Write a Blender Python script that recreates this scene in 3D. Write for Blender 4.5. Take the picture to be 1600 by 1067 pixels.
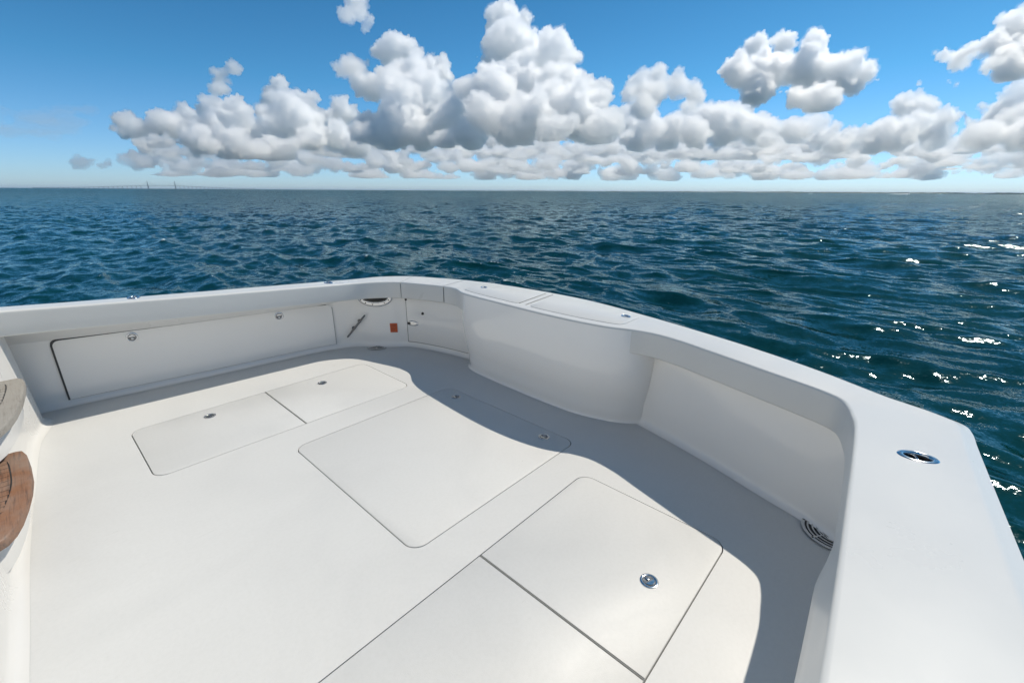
import bpy, bmesh, math, random
import numpy as np
from mathutils import Vector, Matrix, noise
R = math.radians
scene = bpy.context.scene
for o in list(bpy.data.objects):
    bpy.data.objects.remove(o)
COL = scene.collection

# ------------------------------------------------------------------ camera
# boat frame: X aft, Y towards the starboard side, Z up, cockpit sole at z = 0
CAM_Z = 1.75
LENS_PX = 694.0
PITCH, YAW, ROLL = R(18.707), R(42.198), R(0.358)
cy_, sy_ = math.cos(YAW), math.sin(YAW)
FWD0 = Vector((cy_, sy_, 0)); RIGHT0 = Vector((sy_, -cy_, 0)); UP0 = Vector((0, 0, 1))
FWD = FWD0 * math.cos(PITCH) - UP0 * math.sin(PITCH)
DOWN = -FWD0 * math.sin(PITCH) - UP0 * math.cos(PITCH)
CR = RIGHT0 * math.cos(ROLL) - DOWN * math.sin(ROLL)
CD = RIGHT0 * math.sin(ROLL) + DOWN * math.cos(ROLL)
cam_data = bpy.data.cameras.new('camera')
cam_data.sensor_width = 36.0
cam_data.lens = LENS_PX / 1600 * 36
cam_data.clip_start = 0.05
cam_data.clip_end = 200000
cam = bpy.data.objects.new('camera', cam_data)
M = Matrix((( CR.x, -CD.x, -FWD.x, 0), (CR.y, -CD.y, -FWD.y, 0), (CR.z, -CD.z, -FWD.z, CAM_Z), (0, 0, 0, 1)))
cam.matrix_world = M
COL.objects.link(cam)
scene.camera = cam

# ------------------------------------------------------------------ sky, sun, exposure
SUN = Vector((0.55, -0.11, 0.80)).normalized()
SUN_EL = math.asin(SUN.z)
SUN_ROT = math.atan2(SUN.x, SUN.y)
world = bpy.data.worlds.new('World')
scene.world = world
world.use_nodes = True
wn = world.node_tree.nodes; wl = world.node_tree.links
wn.clear()
w_out = wn.new('ShaderNodeOutputWorld')
w_bg = wn.new('ShaderNodeBackground')
w_sky = wn.new('ShaderNodeTexSky')
w_sky.sky_type = 'NISHITA'
w_sky.sun_disc = False
w_sky.sun_elevation = SUN_EL
w_sky.sun_rotation = SUN_ROT
w_sky.altitude = 2500
w_sky.air_density = 1.0
w_sky.dust_density = 3.0
w_sky.ozone_density = 3.0
w_bg.inputs['Strength'].default_value = 0.138
# colour of the clear maritime air: paler at the horizon, deep azure overhead (the same all round)
w_tc = wn.new('ShaderNodeTexCoord'); w_sep = wn.new('ShaderNodeSeparateXYZ'); wl.new(w_tc.outputs['Generated'], w_sep.inputs[0])
w_rmp = wn.new('ShaderNodeValToRGB'); wl.new(w_sep.outputs['Z'], w_rmp.inputs[0])
_e = w_rmp.color_ramp.elements; _e.new(.2)
for _k, (_p, _c) in enumerate([(0.0, (.53, .65, .80)), (.19, (.24, .575, .68)), (.40, (.14, .46, .565))]):
    _e[_k].position = _p; _e[_k].color = (*_c, 1)
w_tint = wn.new('ShaderNodeMix'); w_tint.data_type = 'RGBA'; w_tint.blend_type = 'MULTIPLY'
w_tint.inputs['Factor'].default_value = 1.0
wl.new(w_sky.outputs[0], w_tint.inputs['A']); wl.new(w_rmp.outputs[0], w_tint.inputs['B'])
wl.new(w_tint.outputs['Result'], w_bg.inputs[0])
wl.new(w_bg.outputs[0], w_out.inputs[0])

sun_data = bpy.data.lights.new('sun', 'SUN')
sun_data.energy = 3.0
sun_data.angle = R(0.53)
sun_data.color = (1.0, 0.925, 0.81)
sun = bpy.data.objects.new('sun', sun_data)
sun.rotation_euler = SUN.to_track_quat('Z', 'Y').to_euler()
sun.location = (0, 0, 30)
COL.objects.link(sun)

scene.view_settings.view_transform = 'Standard'
scene.view_settings.look = 'None'
scene.view_settings.exposure = 0.40
scene.view_settings.gamma = 1.0
scene.view_settings.use_curve_mapping = False
scene.cycles.use_denoising = True
scene.cycles.max_bounces = 136
scene.cycles.diffuse_bounces = 8
scene.cycles.glossy_bounces = 4
scene.cycles.volume_bounces = 128
scene.cycles.transparent_max_bounces = 32
scene.cycles.sample_clamp_indirect = 8.0
SEA_Z = -0.60

def pixel_dir(px, py):
    """direction of a point of the photograph, used to lay out the far clouds by bearing and height"""
    d = FWD * LENS_PX + CR * (px - 800) + CD * (py - 533.5)
    return d.normalized()

def tag(o, label=None, cat=None, group=None, kind=None):
    if label: o['label'] = label
    if cat: o['category'] = cat
    if group: o['group'] = group
    if kind: o['kind'] = kind
    return o

def mesh_obj(name, verts, faces, mat=None, parent=None, smooth=True):
    me = bpy.data.meshes.new(name)
    me.from_pydata([tuple(v) for v in verts], [], [tuple(f) for f in faces])
    if smooth:
        me.polygons.foreach_set('use_smooth', [True] * len(me.polygons))
    me.update()
    o = bpy.data.objects.new(name, me)
    COL.objects.link(o)
    for m in (mat if isinstance(mat, (list, tuple)) else [mat]):
        if m: me.materials.append(m)
    if parent: o.parent = parent
    return o
# ------------------------------------------------------------------ materials
def new_mat(name):
    m = bpy.data.materials.new(name); m.use_nodes = True
    n = m.node_tree.nodes; l = m.node_tree.links
    return m, n, l, n['Principled BSDF']

def noise_tex(n, l, scale, detail=4, rough=.5, coord=None, vscale=None, distortion=0):
    t = n.new('ShaderNodeTexNoise'); t.inputs['Scale'].default_value = scale
    t.inputs['Detail'].default_value = detail; t.inputs['Roughness'].default_value = rough
    t.inputs['Distortion'].default_value = distortion
    if coord is None:
        g = n.new('ShaderNodeNewGeometry'); coord = g.outputs['Position']
    if vscale:
        mp = n.new('ShaderNodeMapping'); mp.inputs['Scale'].default_value = vscale
        l.new(coord, mp.inputs['Vector']); coord = mp.outputs[0]
    l.new(coord, t.inputs['Vector'])
    return t

def ramp(n, l, src, stops):
    r = n.new('ShaderNodeValToRGB')
    e = r.color_ramp.elements
    while len(e) < len(stops): e.new(0.5)
    for k, (p, c) in enumerate(stops):
        e[k].position = p
        e[k].color = c if len(c) == 4 else (*c, 1)
    l.new(src, r.inputs[0])
    return r

def gelcoat(name, col, rough, grain=None, coat=0.0, dirt=.04):
    m, n, l, b = new_mat(name)
    t1 = noise_tex(n, l, 1.7, 5, .6)
    t2 = noise_tex(n, l, 22, 4, .65)
    mx = n.new('ShaderNodeMath'); mx.operation = 'MULTIPLY_ADD'; mx.inputs[1].default_value = .35
    l.new(t2.outputs[0], mx.inputs[0]); l.new(t1.outputs[0], mx.inputs[2])
    lo = tuple(c * (1 - dirt) for c in col); hi = tuple(min(1, c * (1 + dirt * .6)) for c in col)
    r = ramp(n, l, mx.outputs[0], [(.42, lo), (.9, hi)])
    l.new(r.outputs[0], b.inputs['Base Color'])
    rr = ramp(n, l, t1.outputs[0], [(.3, (rough * .8,) * 3), (.75, (rough * 1.25,) * 3)])
    l.new(rr.outputs[0], b.inputs['Roughness'])
    b.inputs['Coat Weight'].default_value = coat
    b.inputs['Coat Roughness'].default_value = .06
    bp = n.new('ShaderNodeBump')
    if grain:
        t3 = noise_tex(n, l, grain[0], 2, .5)
        bp.inputs['Strength'].default_value = grain[1]; bp.inputs['Distance'].default_value = grain[2]
        l.new(t3.outputs[0], bp.inputs['Height'])
    else:
        t3 = noise_tex(n, l, 3.0, 2, .5)
        bp.inputs['Strength'].default_value = .12; bp.inputs['Distance'].default_value = .01
        l.new(t3.outputs[0], bp.inputs['Height'])
    l.new(bp.outputs[0], b.inputs['Normal'])
    return m

def plain(name, col, rough=.5, metal=0.0, var=.1, scale=30, bump=0):
    m, n, l, b = new_mat(name)
    t = noise_tex(n, l, scale, 4, .6)
    r = ramp(n, l, t.outputs[0], [(.3, tuple(c * (1 - var) for c in col)), (.7, tuple(min(1, c * (1 + var)) for c in col))])
    l.new(r.outputs[0], b.inputs['Base Color'])
    b.inputs['Metallic'].default_value = metal
    rr = ramp(n, l, t.outputs[0], [(.3, (rough * .75,) * 3), (.7, (min(1, rough * 1.3),) * 3)])
    l.new(rr.outputs[0], b.inputs['Roughness'])
    if bump:
        bp = n.new('ShaderNodeBump'); bp.inputs['Strength'].default_value = bump; bp.inputs['Distance'].default_value = .002
        l.new(t.outputs[0], bp.inputs['Height']); l.new(bp.outputs[0], b.inputs['Normal'])
    return m

def teak(name, dark, light, grey):
    m, n, l, b = new_mat(name)
    t = noise_tex(n, l, 1.0, 6, .6, vscale=(90, 6, 40), distortion=.6)
    t2 = noise_tex(n, l, 6.0, 4, .6)
    r = ramp(n, l, t.outputs[0], [(.28, dark), (.52, light), (.8, tuple(c * .75 for c in light))])
    mix = n.new('ShaderNodeMix'); mix.data_type = 'RGBA'
    r2 = ramp(n, l, t2.outputs[0], [(.35, (0, 0, 0)), (.65, (1, 1, 1))])
    mu = n.new('ShaderNodeMath'); mu.operation = 'MULTIPLY'; mu.inputs[1].default_value = grey
    l.new(r2.outputs[0], mu.inputs[0]); l.new(mu.outputs[0], mix.inputs['Factor'])
    l.new(r.outputs[0], mix.inputs['A']); mix.inputs['B'].default_value = (.30, .28, .245, 1)
    l.new(mix.outputs['Result'], b.inputs['Base Color'])
    b.inputs['Roughness'].default_value = .55
    bp = n.new('ShaderNodeBump'); bp.inputs['Strength'].default_value = .3; bp.inputs['Distance'].default_value = .001
    l.new(t.outputs[0], bp.inputs['Height']); l.new(bp.outputs[0], b.inputs['Normal'])
    return m

def nonskid(name, col):
    m, n, l, b = new_mat(name)
    big = noise_tex(n, l, 1.1, 6, .62, distortion=.8)
    fine = noise_tex(n, l, 55, 3, .6)
    scuff = noise_tex(n, l, 3.5, 8, .72, vscale=(1, 3.2, 1), distortion=1.4)
    r1 = ramp(n, l, big.outputs[0], [(.30, tuple(c * .955 for c in col)), (.55, col), (.8, tuple(min(1, c * 1.02) for c in col))])
    r2 = ramp(n, l, fine.outputs[0], [(.25, (.965, .965, .962)), (.6, (1, 1, 1))])
    r3 = ramp(n, l, scuff.outputs[0], [(.0, (1, 1, 1)), (.655, (1, 1, 1)), (.70, (.94, .937, .93)), (.76, (.985, .985, .985))])
    for i, r in enumerate((r2, r3)):
        mx = n.new('ShaderNodeMix'); mx.data_type = 'RGBA'; mx.blend_type = 'MULTIPLY'; mx.inputs['Factor'].default_value = 1
        l.new((r1 if i == 0 else prev).outputs[0 if i == 0 else 'Result'], mx.inputs['A']); l.new(r.outputs[0], mx.inputs['B']); prev = mx
    # tiny dark specks of grit
    vo = n.new('ShaderNodeTexVoronoi'); vo.inputs['Scale'].default_value = 7.0
    g = n.new('ShaderNodeNewGeometry'); l.new(g.outputs['Position'], vo.inputs['Vector'])
    sp = ramp(n, l, vo.outputs['Distance'], [(.0, (.25, .23, .2)), (.012, (.3, .28, .25)), (.02, (1, 1, 1))])
    mx = n.new('ShaderNodeMix'); mx.data_type = 'RGBA'; mx.blend_type = 'MULTIPLY'
    gate = ramp(n, l, vo.outputs['Color'], [(.80, (0, 0, 0)), (.82, (1, 1, 1))])
    l.new(gate.outputs[0], mx.inputs['Factor']); l.new(prev.outputs['Result'], mx.inputs['A']); l.new(sp.outputs[0], mx.inputs['B'])
    l.new(mx.outputs['Result'], b.inputs['Base Color'])
    rr = ramp(n, l, big.outputs[0], [(.3, (.36,) * 3), (.5, (.52,) * 3), (.7, (.44,) * 3)]); l.new(rr.outputs[0], b.inputs['Roughness'])
    grain = noise_tex(n, l, 330, 2, .5)
    bp = n.new('ShaderNodeBump'); bp.inputs['Strength'].default_value = .4; bp.inputs['Distance'].default_value = .001
    l.new(grain.outputs[0], bp.inputs['Height']); l.new(bp.outputs[0], b.inputs['Normal'])
    return m
GEL = gelcoat('white_gelcoat', (.85, .832, .80), .13, coat=.35, dirt=.012)
CAP = gelcoat('white_cap_gelcoat', (.645, .637, .607), .33, coat=.1, grain=(260, .12, .0006), dirt=.015)
SOLE = nonskid('nonskid_sole', (.60, .597, .58))
MOULD = gelcoat('white_step_gelcoat', (.65, .637, .607), .3, coat=.1, dirt=.02)
HULL = gelcoat('white_hull_gelcoat', (.76, .75, .73), .25, coat=.2, dirt=.01)
STEEL = plain('polished_stainless', (.62, .63, .64), .16, 1.0, .06, 60)
STEEL_D = plain('brushed_stainless', (.17, .175, .18), .3, 1.0, .15, 80)
DARK = plain('black_rubber', (.018, .018, .018), .6, 0, .3, 60)
GASKET = plain('grey_gasket', (.075, .075, .075), .7, 0, .2, 50)
GUTTER = plain('hatch_gutter', (.12, .12, .12), .7, 0, .2, 50)
ORANGE = plain('orange_sticker', (.50, .085, .018), .45, 0, .08, 40)
TEAK = teak('teak_wood', (.080, .031, .014), (.225, .102, .048), .34)
TEAK_GREY = teak('grey_teak', (.15, .13, .105), (.29, .265, .23), .8)  # teak in greyer tones with more grey mixed in
CAULK = plain('black_caulk', (.012, .012, .012), .5, 0, .2, 60)
# ------------------------------------------------------------------ sea
RIPPLE = 1.0
def sea_material():
    m, n, l, b = new_mat('sea_water')
    geo = n.new('ShaderNodeNewGeometry')
    ln = n.new('ShaderNodeVectorMath'); ln.operation = 'LENGTH'; l.new(geo.outputs['Position'], ln.inputs[0])
    lg = n.new('ShaderNodeMath'); lg.operation = 'LOGARITHM'; lg.inputs[1].default_value = 10; l.new(ln.outputs['Value'], lg.inputs[0])
    # green upwelling near the surface of steeper water, patchy
    t = noise_tex(n, l, .06, 4, .6, vscale=(1, .5, 1))
    r = ramp(n, l, t.outputs[0], [(.3, (.001, .024, .029)), (.7, (.002, .042, .038))])
    at = n.new('ShaderNodeAttribute'); at.attribute_name = 'foam'
    fo = noise_tex(n, l, 14, 5, .7)
    ff = n.new('ShaderNodeMath'); ff.operation = 'MULTIPLY_ADD'; ff.inputs[1].default_value = 1.5; ff.inputs[2].default_value = -1.05
    l.new(fo.outputs[0], ff.inputs[0])
    fs = n.new('ShaderNodeMath'); fs.operation = 'ADD'; l.new(ff.outputs[0], fs.inputs[0]); l.new(at.outputs['Fac'], fs.inputs[1])
    fr = ramp(n, l, fs.outputs[0], [(.0, (0, 0, 0)), (.28, (1, 1, 1))])
    mixc = n.new('ShaderNodeMix'); mixc.data_type = 'RGBA'
    l.new(fr.outputs[0], mixc.inputs['Factor']); l.new(r.outputs[0], mixc.inputs['A']); mixc.inputs['B'].default_value = (.72, .76, .76, 1)
    l.new(mixc.outputs['Result'], b.inputs['Base Color'])
    b.inputs['IOR'].default_value = 1.333
    b.inputs['Specular IOR Level'].default_value = .30
    # unresolved ripples far away act as roughness
    mr = n.new('ShaderNodeMapRange'); mr.inputs['From Min'].default_value = .8; mr.inputs['From Max'].default_value = 3.2
    mr.inputs['To Min'].default_value = .06; mr.inputs['To Max'].default_value = .14
    l.new(lg.outputs[0], mr.inputs['Value'])
    mxr = n.new('ShaderNodeMath'); mxr.operation = 'MAXIMUM'
    sc = n.new('ShaderNodeMath'); sc.operation = 'MULTIPLY'; sc.inputs[1].default_value = .6; l.new(fr.outputs[0], sc.inputs[0])
    l.new(mr.outputs[0], mxr.inputs[0]); l.new(sc.outputs[0], mxr.inputs[1])
    l.new(mxr.outputs[0], b.inputs['Roughness'])
    # ripples too small for the mesh: slopes from three octave bands of noise
    total = None
    for (scale, k, det, vs) in ((.55, .34, 3, (1, .6, 1)), (2.6, .58, 4, (1, .6, 1)), (11.0, .44, 4, (1, .7, 1)), (38.0, .42, 3, (1, .8, 1))):
        tt = noise_tex(n, l, scale, det, .55, vscale=vs, distortion=.3)
        sb = n.new('ShaderNodeVectorMath'); sb.operation = 'SUBTRACT'; sb.inputs[1].default_value = (.5, .5, .5)
        l.new(tt.outputs['Color'], sb.inputs[0])
        mu = n.new('ShaderNodeVectorMath'); mu.operation = 'MULTIPLY'; mu.inputs[1].default_value = (k * RIPPLE, k * RIPPLE * .75, 0)
        l.new(sb.outputs[0], mu.inputs[0])
        if total is None: total = mu
        else:
            ad = n.new('ShaderNodeVectorMath'); ad.operation = 'ADD'; l.new(total.outputs[0], ad.inputs[0]); l.new(mu.outputs[0], ad.inputs[1]); total = ad
    # far out the mesh no longer carries the chop, so its slopes come in here
    up = n.new('ShaderNodeMapRange'); up.inputs['From Min'].default_value = 1.35; up.inputs['From Max'].default_value = 2.7
    up.inputs['To Min'].default_value = 1.0; up.inputs['To Max'].default_value = 5.0; l.new(lg.outputs[0], up.inputs['Value'])
    sc2 = n.new('ShaderNodeVectorMath'); sc2.operation = 'SCALE'; l.new(total.outputs[0], sc2.inputs[0]); l.new(up.outputs[0], sc2.inputs['Scale']); total = sc2
    ad = n.new('ShaderNodeVectorMath'); ad.operation = 'ADD'; l.new(total.outputs[0], ad.inputs[0]); l.new(geo.outputs['Normal'], ad.inputs[1])
    nz = n.new('ShaderNodeVectorMath'); nz.operation = 'NORMALIZE'; l.new(ad.outputs[0], nz.inputs[0])
    l.new(nz.outputs[0], b.inputs['Normal'])
    b.inputs['Specular IOR Level'].default_value = 0.0
    fre = n.new('ShaderNodeFresnel'); fre.inputs['IOR'].default_value = 1.333; l.new(nz.outputs[0], fre.inputs['Normal'])
    gl = n.new('ShaderNodeBsdfGlossy'); gl.inputs['Color'].default_value = (.64, .78, .82, 1)
    l.new(mxr.outputs[0], gl.inputs['Roughness']); l.new(nz.outputs[0], gl.inputs['Normal'])
    ms = n.new('ShaderNodeMixShader'); l.new(fre.outputs[0], ms.inputs[0]); l.new(b.outputs[0], ms.inputs[1]); l.new(gl.outputs[0], ms.inputs[2])
    l.new(ms.outputs[0], n['Material Output'].inputs['Surface'])
    return m

def build_sea():
    rng = np.random.default_rng(7)
    th0 = math.atan2(FWD0.y, FWD0.x)
    fine = np.arange(-R(62), R(62), .0054)
    coarse = np.linspace(R(68), 2 * math.pi - R(68), 90)
    th = np.concatenate([fine, coarse[:-1]]) + th0
    rad = [1.6]
    while rad[-1] < 90000:
        r = rad[-1]
        q = 1.0055 if r < 200 else (1.012 if r < 1200 else 1.06)
        rad.append(r * q)
    rad = np.array(rad)
    RR, TT = np.meshgrid(rad, th, indexing='ij')
    X = RR * np.cos(TT); Y = RR * np.sin(TT)
    Z = np.zeros_like(X); DX = np.zeros_like(X); DY = np.zeros_like(X); J = np.zeros_like(X)
    spacing = RR * .0058
    spacing = np.where(RR > 200, RR * .0125, spacing); spacing = np.where(RR > 1200, RR * .06, spacing)
    wind = math.pi   # travelling towards the bow
    lam = np.exp(np.linspace(math.log(.32), math.log(13.0), 96))
    for L in lam:
        k = 2 * math.pi / L
        ang = wind + rng.normal() * (.42 + .25 * (L < 1.5))
        # chop: steep around 2 to 5 m, gentle swell above
        A = .0115 * L * WAVE * (1 / (1 + (L / 3.6) ** 2.0)) * rng.uniform(.5, 1.5)
        if L < 1.6: A *= 1.0
        kx, ky = math.cos(ang), math.sin(ang)
        fade = np.clip((L / spacing - 2.0) / 2.5, 0, 1)
        # gusts: groups of waves come and go
        g = 1 + .45 * np.sin(.11 * X * rng.uniform(.5, 1.4) + .09 * Y * rng.uniform(-1, 1) + rng.uniform(0, 6))
        ph = k * (kx * X + ky * Y) + rng.uniform(0, 2 * math.pi)
        a = A * fade * g
        Z += a * np.cos(ph); s = a * np.sin(ph)
        DX -= .75 * kx * s; DY -= .75 * ky * s
        J += a * k * np.cos(ph)
    Z = Z + .12 * Z * np.abs(Z) / .1
    V = np.stack([X + DX, Y + DY, Z + SEA_Z], -1).reshape(-1, 3)
    nr, nt = X.shape
    i = np.arange(nr - 1)[:, None]; j = np.arange(nt)[None, :]; j2 = (j + 1) % nt
    Fq = np.stack([i * nt + j, (i + 1) * nt + j, (i + 1) * nt + j2, i * nt + j2], -1).reshape(-1, 4)
    me = bpy.data.meshes.new('sea')
    me.vertices.add(len(V)); me.vertices.foreach_set('co', V.ravel())
    me.loops.add(Fq.size); me.loops.foreach_set('vertex_index', Fq.ravel())
    me.polygons.add(len(Fq)); me.polygons.foreach_set('loop_start', np.arange(0, Fq.size, 4)); me.polygons.foreach_set('loop_total', np.full(len(Fq), 4))
    me.polygons.foreach_set('use_smooth', np.ones(len(Fq), bool))
    me.update()
    foam = np.clip((J - .40) * 2.0, 0, .8)
    # bubbles drifting past the port quarter of the hull
    bx, by = V[:, 0], V[:, 1]
    near = np.exp(-((bx - 2.3) / 1.1) ** 2) * np.exp(-((by + 1.15) / .40) ** 2)
    foam = np.maximum(foam.ravel(), .62 * near)
    at = me.attributes.new('foam', 'FLOAT', 'POINT'); at.data.foreach_set('value', foam.astype(np.float32))
    o = bpy.data.objects.new('sea', me); COL.objects.link(o)
    me.materials.append(sea_material())
    o['kind'] = 'structure'
    return o
WAVE = 0.51
sea = build_sea()
# ------------------------------------------------------------------ the boat
def sstep(a, b, x):
    t = min(1.0, max(0.0, (x - a) / (b - a))); return t * t * (3 - 2 * t)
def cap_z(x, y):
    crown = .05 * max(0.0, 1 - ((y - 2.29) / 2.2) ** 2) * sstep(2.2, 2.6, x)
    return .78 + .053 * (2.7 - x) + crown

def catmull(pts, per):
    P_ = [np.array(p, float) for p in pts]
    out = []
    n = len(P_)
    for i in range(n - 1):
        p0 = P_[max(0, i - 1)]; p1 = P_[i]; p2 = P_[i + 1]; p3 = P_[min(n - 1, i + 2)]
        # centripetal parametrisation keeps tight corners from overshooting
        def tj(ti, a, b): return ti + max(1e-4, np.linalg.norm(b - a)) ** .5
        if i == 0: p0 = p1 - (p2 - p1)
        if i == n - 2: p3 = p2 + (p2 - p1)
        t0 = 0; t1 = tj(t0, p0, p1); t2 = tj(t1, p1, p2); t3 = tj(t2, p2, p3)
        for k in range(per):
            t = t1 + (t2 - t1) * k / per
            A1 = (t1 - t) / (t1 - t0) * p0 + (t - t0) / (t1 - t0) * p1
            A2 = (t2 - t) / (t2 - t1) * p1 + (t - t1) / (t2 - t1) * p2
            A3 = (t3 - t) / (t3 - t2) * p2 + (t - t2) / (t3 - t2) * p3
            B1 = (t2 - t) / (t2 - t0) * A1 + (t - t0) / (t2 - t0) * A2
            B2 = (t3 - t) / (t3 - t1) * A2 + (t - t1) / (t3 - t1) * A3
            out.append((t2 - t) / (t2 - t1) * B1 + (t - t1) / (t2 - t1) * B2)
    out.append(P_[-1])
    return np.array(out)

boat = bpy.data.objects.new('fishing_boat', None); COL.objects.link(boat)
tag(boat, 'white fibreglass sport fishing boat with open aft cockpit and flush deck hatches', 'boat')

# stations around the cockpit: inner and outer edge of the coaming cap
ST = [((-1.9, 4.72), (-1.9, 4.99)), ((-1.0, 4.70), (-1.0, 4.94)), ((-.121, 4.66), (-.11, 4.88)), ((.138, 4.63), (.149, 4.85)), ((.913, 4.55), (.95, 4.795)),
      ((1.999, 4.47), (2.08, 4.735)), ((2.407, 4.43), (2.52, 4.70)), ((2.579, 4.36), (2.79, 4.655)), ((2.73, 4.23), (3.06, 4.46)),
      ((2.846, 3.92), (3.238, 4.06)), ((2.925, 3.60), (3.355, 3.70)), ((2.914, 3.43), (3.372, 3.54)), ((2.82, 3.235), (3.38, 3.36)),
      ((2.773, 3.046), (3.385, 3.12)), ((2.715, 2.457), (3.39, 2.56)), ((2.70, 2.104), (3.38, 2.16)), ((2.715, 1.809), (3.345, 1.86)),
      ((2.764, 1.564), (3.30, 1.60)), ((2.832, 1.423), (3.265, 1.38)), ((2.872, 1.271), (3.222, 1.17)), ((2.855, 1.078), (3.155, .91)),
      ((2.801, .886), (3.085, .68)), ((2.688, .489), (2.935, .27)), ((2.607, .202), (2.775, -.06)), ((2.56, .13), (2.70, -.245)), ((2.48, .094), (2.645, -.318)), ((2.39, .072), (2.56, -.338)),
      ((2.285, .051), (2.42, -.345)), ((1.487, -.003), (1.55, -.392)), ((.938, -.031), (1.0, -.425)), ((-.3, -.07), (-.25, -.48)), ((-1.9, -.11), (-1.85, -.55))]
PER = 10
CI = catmull([s[0] for s in ST], PER); CO = catmull([s[1] for s in ST], PER)
NS = len(CI)
WC = catmull([(-2.0, 5.22), (-.12, 5.076), (.95, 4.955), (2.2, 4.81), (2.46, 4.70), (2.606, 4.53), (2.74, 4.385), (2.878, 4.255), (3.0, 3.9),
              (3.075, 3.509), (3.10, 3.2), (3.11, 2.3), (3.07, 1.6), (3.037, 1.363), (2.881, .801), (2.72, .353), (2.62, .09),
              (2.46, -.10), (2.2, -.21), (.95, -.36), (-.12, -.46), (-2.0, -.62)], 8)

def ray_poly(p, t, poly):
    best = None
    for a, b in zip(poly[:-1], poly[1:]):
        e = b - a; den = t[0] * e[1] - t[1] * e[0]
        if abs(den) < 1e-9: continue
        d = a - p
        s = (d[0] * e[1] - d[1] * e[0]) / den; u = (d[0] * t[1] - d[1] * t[0]) / den
        if s > -.02 and -1e-6 <= u <= 1 + 1e-6 and (best is None or s < best): best = s
    return best
TV = CO - CI
CWID = np.linalg.norm(TV, axis=1); TV = TV / CWID[:, None]
WD = np.array([(lambda s: .14 if s is None else max(.06, s))(ray_poly(CI[i], TV[i], WC)) for i in range(NS)])
ZC = np.array([cap_z(*CI[i]) for i in range(NS)])

def arc(cx, cz, r, a0, a1, n):
    return [(cx + r * math.cos(R(a0 + (a1 - a0) * k / n)), cz + r * math.sin(R(a0 + (a1 - a0) * k / n))) for k in range(n + 1)]

def cap_section(i, inset=0.0):
    """closed section of the coaming cap: (distance outboard of the inner edge, z)"""
    w = CWID[i]; z = ZC[i]; x, y = CI[i]
    drop = .185
    flare = -.028 * sstep(1.55, 1.30, x) if y < 1 else 0.0
    pts = []
    pts += arc(.014 + flare, z - drop + .014, .014, 270, 180, 4)                 # lip bottom
    pts += [(flare * .6, z - .10)]
    pts += arc(.016, z - .016, .016, 180, 90, 6)                                    # inner top edge
    pts += [(w - .060, z + .001)]
    pts += [(w - .046, z - .0005), (w - .042, z - .003), (w - .006, z - .013)]
    pts += arc(w - .012, z - .026, .012, 60, -10, 4)
    pts += [(w - .002, z - .10), (w - .03, z - .115), (w - .06, z - .06), (.06, z - .06), (.045, z - drop)]
    if inset:
        cx = w * .5; cz = z - .05
        q = []
        for (d, zz) in pts:
            q.append((d + inset * (1 if d < cx else -1), zz - inset * (1 if zz > z - .05 else -1)))
        pts = q
    return pts

def loft(name, idx, secfun, mat, parent, closed=True, cap=True, tweak=None):
    """idx: list of float station indices"""
    V = []; F = []
    m = None
    for k, u in enumerate(idx):
        i = int(min(NS - 1, math.floor(u))); f = u - i; j = min(NS - 1, i + 1)
        sa = secfun(i); sb = secfun(j)
        pa = CI[i] * (1 - f) + CI[j] * f; tv = TV[i] * (1 - f) + TV[j] * f
        m = len(sa)
        for (a, b) in zip(sa, sb):
            d = a[0] * (1 - f) + b[0] * f; z = a[1] * (1 - f) + b[1] * f
            V.append((pa[0] + tv[0] * d, pa[1] + tv[1] * d, z))
    for k in range(len(idx) - 1):
        for a in range(m if closed else m - 1):
            b = (a + 1) % m
            F.append((k * m + a, k * m + b, (k + 1) * m + b, (k + 1) * m + a))
    if closed and cap:
        F.append(tuple(range(m - 1, -1, -1))); F.append(tuple((len(idx) - 1) * m + a for a in range(m)))
    o = mesh_obj(name, V, F, mat, parent)
    bm = bmesh.new(); bm.from_mesh(o.data); bmesh.ops.recalc_face_normals(bm, faces=bm.faces); bm.to_mesh(o.data); bm.free()
    sharp(o, 40)
    return o

def sharp(o, deg):
    me = o.data
    me.polygons.foreach_set('use_smooth', [True] * len(me.polygons))
    bm = bmesh.new(); bm.from_mesh(me)
    for e in bm.edges:
        e.smooth = not (len(e.link_faces) == 2 and e.calc_face_angle(0) > R(deg))
    bm.to_mesh(me); bm.free()

def station_at(px=None, y=None, lo=0, hi=NS - 1):
    best = min(range(lo, hi), key=lambda i: abs(CI[i][1] - y)); return best
uA = float(station_at(y=4.18, lo=60)); uB = float(station_at(y=3.62, lo=60)); 
def urange(a, b):
    r = [a] + [float(i) for i in range(int(math.ceil(a + 1e-6)), int(math.floor(b - 1e-6)) + 1)] + [b]
    return r
def ugap(u, metres):
    i = int(u); return metres / max(1e-4, float(np.linalg.norm(CI[min(NS - 1, i + 1)] - CI[i])))

def ellipse_cutter(x, y, a, b, ang, z0, z1, n=32):
    V = []; F = []
    for z in (z0, z1):
        for k in range(n):
            t = 2 * math.pi * k / n; u = a * math.cos(t); v = b * math.sin(t)
            V.append((x + u * math.cos(ang) - v * math.sin(ang), y + u * math.sin(ang) + v * math.cos(ang), z))
    F.append(tuple(range(n - 1, -1, -1))); F.append(tuple(range(n, 2 * n)))
    for k in range(n): F.append((k, (k + 1) % n, n + (k + 1) % n, n + k))
    return mesh_obj('cutter', V, F, None, None, smooth=False)

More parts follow.
